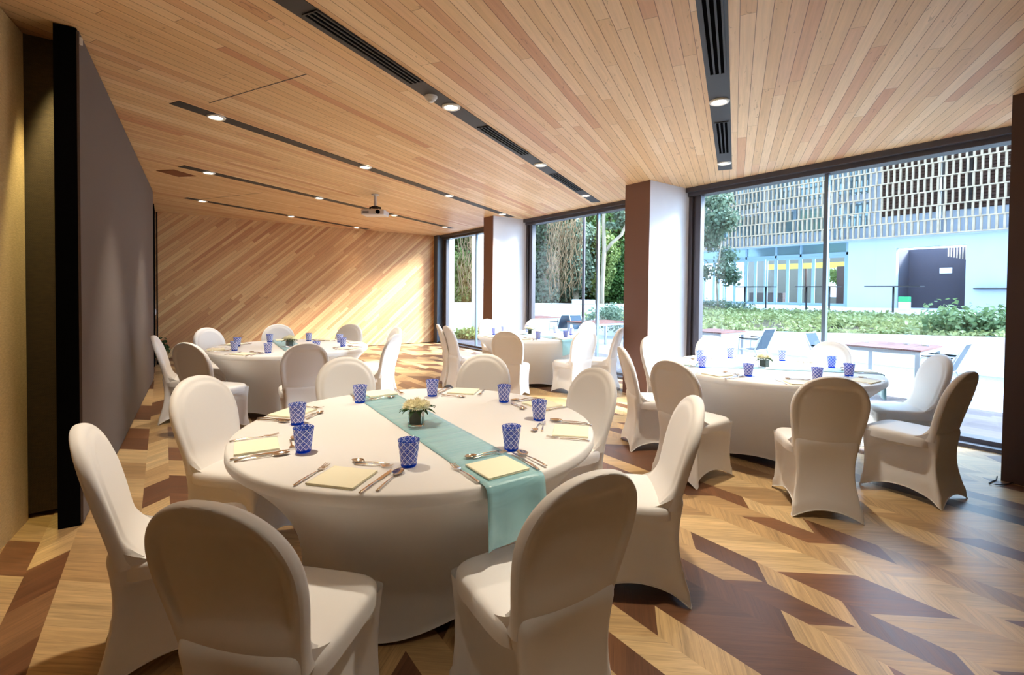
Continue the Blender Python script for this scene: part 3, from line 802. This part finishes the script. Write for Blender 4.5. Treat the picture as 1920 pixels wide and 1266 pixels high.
# boundary wall, white piers
a, b2 = Vector((4.8, 20.05, 0)), Vector((15.4, 12.26, 0)); ln = (b2-a).length
o = MB().box(0, ln, 0, .2, ZD, 1.0).build('garden_wall', M_wwall); o.matrix_world = Matrix.Translation(a) @ Matrix.Rotation(math.atan2(b2.y-a.y, b2.x-a.x), 4, 'Z'); struct(o)
wd = math.atan2(b2.y-a.y, b2.x-a.x)
o = MB().box(0, .9, -.05, .25, 1.0, 1.16).build('wall_coping', M_wwall); o.matrix_world = Matrix.Translation((13.2, 13.87, 0)) @ Matrix.Rotation(wd, 4, 'Z'); struct(o)
tag(MB().box(7.4, 7.93, 14.1, 14.5, ZD, 4.5).build('garden_pier', M_wwall), 'white rendered pier outside, at the left of the far window', 'pier')
tag(MB().box(8.56, 9.0, 13.6, 14.0, ZD, 4.5).build('garden_pier', M_wwall), 'white rendered pier outside, partly behind the far brown column', 'pier')
o = MB().lathe([(0, ZD), (.035, ZD), (.035, 4.2), (0, 4.2)], 14).build('garden_pole', M_frame, loc=(7.86, 7.9, 0)); tag(o, 'thin dark metal pole standing on the deck outside the middle window', 'pole')

# jungle behind the garden wall
def tree(label, base, blobs, n, size, mat, seed, trunk=None, cat='tree'):
    t = thing('garden_tree', label, cat, base, group='trees beyond the garden wall')
    B = [(x-base[0], y-base[1], z-base[2], rx, ry, rz) for x, y, z, rx, ry, rz in blobs]
    leaf_cloud('crown', B, n, size, mat, seed, t)
    if trunk:
        m = MB()
        for pts, r in trunk: m.tube([(p[0]-base[0], p[1]-base[1], p[2]-base[2]) for p in pts], r, 8)
        m.build('trunk', M_bark, t, smooth=True)
    return t
E1 = Vector((.8057, -.5924)); D1 = Vector((.5921, .8058))       # right / away axes of the view onto the garden
def G(r, d, z=0): v = E1*r+D1*d; return (v.x, v.y, z)
def B(r, d, z, s, sz=None): v = G(r, d); return (v[0], v[1], z, s, s, sz or s)
def trk(r, d, h, lean=0.): return [([G(r, d, ZD), G(r+lean*.3, d, h*.4), G(r+lean, d, h)], [.16, .13, .08])]
rnd = random.Random(21)
def crown(r0, r1, d0, d1, z0, z1, n, s): return [B(rnd.uniform(r0, r1), rnd.uniform(d0, d1), rnd.uniform(z0, z1), s*rnd.uniform(.7, 1.2)) for _ in range(n)]
tree('dark leafy tree behind the garden wall at the left of the middle window', G(1.6, 23), crown(.6, 2.6, 21.5, 24, 1.2, 6.5, 16, .8), 15300, .16, M_tree3, 31, trk(1.6, 23, 5))
tree('broad dark tree filling the middle of the garden background', G(3.2, 25), crown(1.8, 4.8, 23.5, 26, .8, 7., 26, 1.1), 22100, .17, M_tree1, 32, trk(3.2, 25, 6))
tree('bright yellow-green tree with drooping leaves beside the pale trunk', G(4.15, 21.5), crown(3.9, 4.45, 21, 22, 1.4, 4.0, 12, .42), 7650, .15, M_tree2, 33, trk(4.1, 22, 4))
tree('blue-green palm-like tree in the middle window behind the thin pole', G(2.9, 21.5), crown(2.6, 3.3, 21, 22, 1.6, 5.4, 11, .5), 7140, .16, M_tree3, 34, trk(2.9, 21.6, 5))
tree('mid green tree behind the garden wall beside the near brown column', G(5.2, 23), crown(4.6, 6.6, 22, 24, 1., 3.2, 14, .8), 12750, .15, M_tree1, 35, trk(5.4, 23, 3))
tree('shaded dark tree high above the pale branch', G(5.2, 26), crown(4., 8., 25, 27.5, 3., 8.5, 16, 1.3), 13600, .19, M_tree1, 36, trk(5.3, 26, 6))
tree('yellow-green tree behind the garden wall in the far left window', G(-2.0, 22.5), crown(-2.8, -1.2, 21.5, 23, 1.2, 2.8, 9, .6), 7650, .15, M_tree2, 37, trk(-2.0, 22.5, 3))
tree('tall dark tree high in the far left window', G(-2.2, 24.5), crown(-4, 0., 23.5, 26, 1.6, 7., 20, 1.1), 15300, .17, M_tree1, 38, trk(-2.2, 24.5, 6))
o = MB()
for i in range(110):
    r = rnd.uniform(1.5, 3.1) if i < 84 else rnd.uniform(-2.4, -1.5); d = rnd.uniform(20.3, 21.2); z0 = rnd.uniform(3.5, 6.0); z1 = rnd.uniform(1.0, 2.6)
    pts = [G(r+.07*sin(q*1.7+i)+.04*sin(q*3.1+i*2), d, z0+(z1-z0)*q/11) for q in range(12)]
    o.tube(pts, [rnd.uniform(.006, .018)]*12, 5)
tag(o.build('hanging_roots', M_vine, smooth=True), 'curtain of dry brown hanging roots in front of the garden trees', 'roots', kind='stuff')
t = thing('pale_tree', 'slender pale-barked tree with a rising branch in the middle window', 'tree', G(3.85, 20.2))
o0 = Vector(G(3.85, 20.2)); V = lambda r, d, z: Vector(G(r, d, z))-o0
MB().tube([V(3.85, 20.2, ZD), V(3.82, 20.2, 1.5), V(3.9, 20.2, 3.2), V(3.85, 20.2, 4.6), V(3.95, 20.2, 6.4)], [.11, .10, .085, .075, .06], 10).build('trunk', M_bark, t, smooth=True)
MB().tube([V(3.88, 20.2, 3.1), V(4.2, 20.2, 3.55), V(4.6, 20.1, 3.9), V(4.85, 20.1, 4.5), V(4.9, 20.1, 5.6)], [.075, .07, .065, .05, .035], 8).build('branch', M_bark, t, smooth=True)
leaf_cloud('crown', [(*(V(4.6+rnd.uniform(-.5, .4), 20.3, 4.5+rnd.uniform(-.2, .9))), .28, .28, .18) for _ in range(8)], 900, .16, M_tree3, 44, t)
# earth bank behind the wall
m = MB(); P = [[G(r, 20.3, .7), G(r, 24, 1.2), G(r, 28.5, 7.5), G(r, 31, 9)] for r in (-6, -2, 2, 6, 9)]
m.grid(P); struct(m.build('garden_bank', varied('shaded_undergrowth', srgb(44, 42, 24), srgb(84, 78, 44), 1.2, .95)))
# tree in front of the facade at the left of the big window
tb = (20.8, 12.1, .6)
tree('light feathery tree in front of the slatted facade, beside the window frame', tb, [(20.8+rnd.uniform(-.5, .5), 12.15+rnd.uniform(-.9, .9), 3.3+rnd.uniform(-1.1, 2.6), .42, .42, .4) for _ in range(15)], 5200, .17, M_tree3, 51,
     [([(20.8, 12.1, .6), (20.8, 12.2, 2.), (20.8, 12., 4.)], [.05, .04, .03])])

# ------------------------------------------------------------------ outdoor furniture
M_teak = varied('reddish_teak', srgb(92, 50, 44), srgb(116, 68, 60), 5., .5, 0., (1, 6, 1))
M_pale = plain('pale_powder_coat', srgb(150, 160, 170), .4)
M_sling = plain('slate_blue_sling', srgb(34, 56, 74), .9)
def out_table(loc, sx, sy, label):
    t = thing('patio_table', label, 'table', loc, group='teak patio tables')
    m = MB()
    for q in range(9): m.box(-sx/2, sx/2, -sy/2+sy*q/9+.003, -sy/2+sy*(q+1)/9-.003, .715, .74)
    m.build('tabletop', M_teak, t)
    m = MB(); m.box(-sx/2+.02, sx/2-.02, -sy/2+.02, -sy/2+.05, .66, .715); m.box(-sx/2+.02, sx/2-.02, sy/2-.05, sy/2-.02, .66, .715); m.box(-sx/2+.02, -sx/2+.05, -sy/2+.02, sy/2-.02, .66, .715); m.box(sx/2-.05, sx/2-.02, -sy/2+.02, sy/2-.02, .66, .715)
    m.build('apron', M_pale, t)
    for x in (-1, 1):
        for y in (-1, 1): MB().box(x*(sx/2-.045)-.03, x*(sx/2-.045)+.03, y*(sy/2-.045)-.03, y*(sy/2-.045)+.03, 0, .715).build('leg', M_pale, t, bevel=.004)
    return t
out_table((9.6, 2.55, ZD), 1.2, 1.0, 'teak-topped patio table outside the big window')
out_table((9.85, 5.75, ZD), 1.0, .78, 'teak patio table outside, partly behind the big window left frame')
out_table((9.9, 9.3, ZD), 1.6, 1.0, 'teak patio table seen through the middle window beside the near column')
out_table((9.9, 12.1, ZD), 1.2, 1.0, 'teak patio table farthest away, at the left of the middle window')
def make_patio_chair():
    t = thing('patio_chair', '', 'chair')
    # faces +y; back leans to -y
    m = MB()
    for x in (-.24, .24):
        m.tube([(x, .22, 0), (x, .20, .62), (x, -.16, .64)], .013, 8)          # front leg and arm
        m.tube([(x, -.32, 0), (x, -.12, .44), (x, -.20, .62), (x, -.30, .86)], .013, 8)
        m.tube([(x, .21, .42), (x, -.12, .42)], .012, 8)
    m.tube([(-.24, .21, .42), (.24, .21, .42)], .012, 8); m.tube([(-.24, -.30, .86), (.24, -.30, .86)], .014, 8); m.tube([(-.24, -.12, .42), (.24, -.12, .42)], .012, 8)
    m.build('frame', M_alu, t, smooth=True)
    P = [[(x, y, z) for x in (-.22, .22)] for y, z in ((-.13, .44), (-.19, .60), (-.245, .73), (-.295, .855))]
    P2 = [[(x, y-.008, z) for x, y, z in r] for r in reversed(P)]
    MB().grid(P+P2, closed_u=True).build('back_sling', M_sling, t)
    MB().box(-.22, .22, -.12, .21, .415, .425).build('seat_sling', M_sling, t)
    m = MB()
    for x in (-.24, .24): m.box(x-.022, x+.022, -.18, .2, .645, .662)
    m.build('armrests', M_black, t, bevel=.003)
    return t
pc = make_patio_chair(); first = True
for x, y, rz, lab in [(9.35, 1.90, 0, 'blue sling patio chair right of the teak table, by the dark column'), (9.72, 4.85, 0, 'blue sling patio chair behind the window table, left of the mullion'),
                      (9.45, 3.42, PI, 'blue sling patio chair half hidden by the big window mullion'), (9.9, 10.95, .0, 'blue sling patio chair seen square-on in the middle window'),
                      (10.1, 10.2, PI, 'pale blue sling patio chair right of the thin dark pole'), (10.15, 8.15, 0, 'patio chair with dark arms beside the near brown column')]:
    t = pc if first else copy_tree(pc); first = False
    t.location = (x, y, ZD); t.rotation_euler.z = rz; tag(t, lab, 'chair', 'blue sling patio chairs')
# things on the patio table
M_clear = N('clear_glass').set(col=(1, 1, 1, 1), rough=.02, trans=1., ior=1.15).m
for (x, y, r, h, lab, nm) in [(9.95, 2.45, .045, .2, 'clear glass vase on the teak table outside the big window', 'glass_vase'), (9.75, 2.95, .038, .09, 'small glass on the far end of the outdoor teak table', 'drinking_glass'), (9.9, 2.2, .05, .09, 'low glass jar right of the vase on the outdoor table', 'glass_jar'),
                             (10.0, 5.7, .04, .18, 'clear bottle vase on the table behind the window frame', 'glass_vase')]:
    o = MB().lathe([(0, 0), (r, 0), (r, h), (r-.003, h), (r-.003, .006), (0, .006)], 20).build(nm, M_clear, smooth=False, loc=(x, y, ZD+.741)); tag(o, lab, 'glass' if nm != 'glass_vase' else 'vase')
# bar tables on the terrace
def bar_table(y, L, lab, px=22.9, one=False):
    t = thing('bar_table', lab, 'table', (px, y, .78), group='dark bar tables on the terrace')
    MB().box(-.3, .3, -L/2, L/2, 1.0, 1.035).build('tabletop', M_slot, t, bevel=.005)
    for yy in ([0] if one else [-L/2+.35, L/2-.35]): MB().lathe([(0, 0), (.035, 0), (.035, 1.0), (0, 1.0)], 12, c=(0, yy, 0)).build('leg', M_slot, t, smooth=True)
    return t
bar_table(11.45, 1.7, 'dark two-legged bar table in front of the glass doors, left of the mullion'); bar_table(8.75, 1.6, 'dark bar table on the terrace just left of the window mullion')
bar_table(6.1, 1.75, 'dark single-legged bar table in front of the dark doorway', one=True)

# ------------------------------------------------------------------ building opposite (facade plane X = 31.3)
FX = 31.3
M_facade = varied('pale_blue_grey_render', srgb(192, 204, 220), srgb(200, 211, 226), .6, .85)
M_recess = plain('slate_recess', srgb(70, 68, 80), .8)
M_batten = varied('tan_timber_batten', srgb(184, 162, 138), srgb(206, 184, 158), 3., .7)
M_louvre = plain('brown_louvre', srgb(84, 58, 50), .7)
M_fglass = N('facade_glazing').set(col=srgb(150, 178, 190), rough=.08, metal=.55).m
M_blueframe = plain('blue_grey_frame', srgb(142, 168, 186), .5)
bld = thing('building_opposite', 'pale rendered building across the garden with timber slat screen and glass doors', 'building', (FX, 8, .78))
def L_(m, x0, x1, y0, y1, z0, z1, mi=0): return m.box(x0-FX, x1-FX, y0-8, y1-8, z0-.78, z1-.78, mi)
m = MB()
L_(m, FX+.2, FX+.5, -14, 34, 4.6, 11.2)                                  # upper storey wall
L_(m, FX, FX+.4, 8.25, 10.45, .78, 4.6); L_(m, FX, FX+.4, -14, 5.54, .78, 4.6); L_(m, FX, FX+.4, 5.54, 8.25, 3.95, 4.6); L_(m, FX, FX+.4, 19.6, 34, .78, 4.6)
L_(m, FX-.1, FX+.2, -14, 34, 4.45, 4.62)
m.build('wall', M_facade, bld)
m = MB(); L_(m, FX+2.2, FX+2.3, 5.2, 8.6, .78, 4.0); L_(m, FX+.4, FX+2.3, 5.44, 5.54, .78, 3.95); L_(m, FX+.4, FX+2.3, 8.25, 8.35, .78, 3.95); m.build('recess_lining', M_recess, bld)
m = MB(); L_(m, FX+2.18, FX+2.2, 6.45, 6.95, 2.65, 2.95); m.build('notice_plate', M_white, bld)
m = MB()
for q in range(8): L_(m, FX+1.0, FX+1.06, 5.6+q*.11, 5.64+q*.11, 3.25+.03*q, 3.95)
m.build('ceiling_slats', M_batten, bld)
m = MB(); L_(m, FX-.35, FX, 3.2, 5.2, 1.78, 1.84); m.build('counter_shelf', M_slot, bld)
# glazing strip and doors
m = MB(); L_(m, FX+.1, FX+.2, 10.45, 19.6, 3.9, 4.5); m.build('transom_glass', M_fglass, bld)
m = MB(); L_(m, FX+.02, FX+.2, 10.45, 19.6, 3.74, 3.9)
for y in (10.5, 12.95, 14.4, 16.3, 18.2): L_(m, FX+.02, FX+.14, y-.05, y+.05, .78, 4.6)
m.build('door_frame', M_blueframe, bld)
leafs = [(10.55, 11.5), (11.55, 12.25), (12.25, 12.95), (13.0, 13.7), (13.7, 14.4), (14.42, 15.0), (15.05, 15.7), (15.7, 16.3), (16.35, 17.1), (17.1, 17.8), (17.85, 18.6), (18.6, 19.4)]
for i, (a, b2) in enumerate(leafs):
    m = MB(); f = .09
    L_(m, FX+.05, FX+.11, a, a+f, .8, 3.74); L_(m, FX+.05, FX+.11, b2-f, b2, .8, 3.74); L_(m, FX+.05, FX+.11, a+f, b2-f, .8, .95); L_(m, FX+.05, FX+.11, a+f, b2-f, 3.6, 3.74)
    d = m.build('glazed_door', M_blueframe, bld)
    m = MB(); L_(m, FX+.075, FX+.085, a+f, b2-f, .95, 3.6); m.build('door_glass', M_glass, d)
# interior seen through the doors
m = MB(); L_(m, FX+.4, FX+7, 10.3, 19.8, .74, .78); m.build('interior_floor', plain('dark_interior_floor', srgb(70, 74, 76), .4), bld)
m = MB(); L_(m, FX+6.6, FX+6.8, 14.2, 19.8, .78, 4.4); L_(m, FX+6.6, FX+6.8, 10.3, 14.2, 3.4, 4.4); L_(m, FX+6.6, FX+6.8, 10.3, 14.2, .78, 1.3); L_(m, FX+6.6, FX+6.8, 12.4, 12.6, .78, 3.6); m.build('interior_wall', plain('tan_interior_wall', srgb(112, 104, 92), .7), bld)
m = MB(); L_(m, FX+2.5, FX+2.6, 10.3, 16.2, 3.15, 3.5); m.build('yellow_band', plain('yellow_panel', srgb(232, 200, 80), .6), bld)
m = MB(); L_(m, FX+2.0, FX+2.3, 11.2, 11.7, .78, 3.2); L_(m, FX+1.5, FX+1.9, 14.6, 16.8, .78, 1.55); L_(m, FX+3.5, FX+3.6, 14.0, 14.1, .78, 3.2); m.build('interior_fittings', M_louvre, bld)
bl = [(FX-FX+9+rnd.uniform(-.5, .5), 10.3-8+4.2*rnd.random(), 1+2*rnd.random(), .5, .5, .5) for _ in range(14)]
leaf_cloud('courtyard_plants', bl, 2600, .25, M_tree2, 61, bld)
# timber slat screen
SP = .255
for q in range(9):
    z0 = 4.52+q*.70; m = MB(); y = -3.0; c = 0
    while y < 20.5:
        off = 0.0 if (q % 2 == 0) else SP*.18
        if rnd.random() > .012:
            L_(m, FX-.62, FX-.50, y+off, y+off+.085, z0+.02, z0+.70)
        y += SP
    m.build('batten_row', M_batten, bld)
    m = MB(); L_(m, FX-.66, FX-.48, -3.2, 20.6, z0-.03, z0+.025); m.build('rail', M_batten, bld)
m = MB()
for y in (-2, 2.2, 6.4, 10.6, 14.8, 19): L_(m, FX-.50, FX+.2, y, y+.08, 4.7, 10.9)
m.build('screen_brackets', M_alu, bld)
# openings behind the screen: brown louvres at right, windows at left
m = MB()
for q in range(30): L_(m, FX+.1, FX+.18, -3, 9.0, 5.75+q*.16, 5.85+q*.16)
L_(m, FX+.18, FX+.2, -3, 9.0, 5.7, 10.6); m.build('louvre_bank', M_louvre, bld)
for y in (5.4, 1.5): MB().box(-.0, .12, y-8, y-8+.25, 4.9, 9.9).build('louvre_post', M_slot, bld)
k = 0
for y0, y1 in ((9.6, 11.0), (11.4, 13.2), (13.5, 15.2), (15.5, 17.2), (17.5, 19.6)):
    m = MB(); L_(m, FX+.12, FX+.2, y0, y1, 5.2, 6.6); L_(m, FX+.12, FX+.2, y0, y1, 7.1, 10.4); m.build('upper_window', M_fglass, bld)
    m = MB(); L_(m, FX+.02, FX+.14, y1+.05, y1+.2, 4.7, 10.6); m.build('window_pier', M_blueframe, bld)
tb2 = thing('terrace_bin', 'small green and white bin beside the dark doorway', 'bin', (27.5, 6.9, .78))
MB().box(-.16, .16, -.2, .2, 0, .38).build('body', M_white, tb2, bevel=.02); MB().box(-.16, .16, -.2, .2, .38, .62).build('lid', plain('green_plastic', srgb(60, 170, 110), .5), tb2, bevel=.02)

# cable at the foot of the dark column
o = MB().tube([(5.6, .62, .006), (5.32, .63, .006), (5.2, .66, .006), (5.12, .70, .012), (5.13, .74, .008), (5.2, .735, .006), (5.27, .72, .006), (5.3, .72, .03)], .004, 8).build('power_cable', M_slot, smooth=True)
tag(o, 'thin looped cable on the floor at the foot of the dark right column', 'cable')
# dark clutter at the end of the partition
t = thing('potted_plant', 'small dark plant in a pot at the far end of the partition', 'plant', (-.03, 11.3, 0))
MB().lathe([(0, 0), (.07, 0), (.09, .18), (.085, .18), (0, .16)], 18).build('pot', M_black, t, smooth=True)
leaf_cloud('foliage', [(0, 0, .3, .1, .14, .14)], 260, .07, M_leafd, 71, t)

# ------------------------------------------------------------------ daylight
SKY_BASE, SKY_GLOW = 1.5, 11.0      # hazy sky, brightest round the veiled sun
w = bpy.data.worlds.new('sky'); SC.world = w; w.use_nodes = True; nt = w.node_tree
bg = nt.nodes['Background']; tc = nt.nodes.new('ShaderNodeTexCoord'); sp = nt.nodes.new('ShaderNodeSeparateXYZ'); rp = nt.nodes.new('ShaderNodeValToRGB')
nt.links.new(tc.outputs['Generated'], sp.inputs[0]); nt.links.new(sp.outputs[2], rp.inputs[0]); nt.links.new(rp.outputs[0], bg.inputs[0])
e = rp.color_ramp.elements; e[0].position = 0; e[0].color = (.58, .78, 1, 1); e[1].position = .7; e[1].color = (.46, .69, 1, 1)
dt = nt.nodes.new('ShaderNodeVectorMath'); dt.operation = 'DOT_PRODUCT'; nt.links.new(tc.outputs['Generated'], dt.inputs[0]); dt.inputs[1].default_value = Vector((.74, -.54, .40)).normalized()
def wm(op, a, b, c=0.):
    d = nt.nodes.new('ShaderNodeMath'); d.operation = op
    for i, v in enumerate((a, b, c)):
        if isinstance(v, bpy.types.NodeSocket): nt.links.new(v, d.inputs[i])
        else: d.inputs[i].default_value = v
    return d.outputs[0]
glow = wm('POWER', wm('MAXIMUM', dt.outputs['Value'], 0.), 4.)
nt.links.new(wm('MULTIPLY_ADD', glow, SKY_GLOW, SKY_BASE), bg.inputs[1])
sd = bpy.data.lights.new('sun', 'SUN'); so = bpy.data.objects.new('sun', sd); COL.objects.link(so)
sd.energy = 8.5; sd.color = (1, .97, .93); sd.angle = rad(13)
so.rotation_euler = Vector((.74, -.54, .43)).to_track_quat('Z', 'Y').to_euler()

vs = SC.view_settings; vs.view_transform = 'Standard'; vs.look = 'None'; vs.gamma = 1; vs.exposure = 1.2; vs.use_curve_mapping = False
SC.cycles.max_bounces = 10; SC.cycles.diffuse_bounces = 6; SC.cycles.transparent_max_bounces = 16
SC.cycles.sample_clamp_indirect = 8
bpy.data.objects  # end
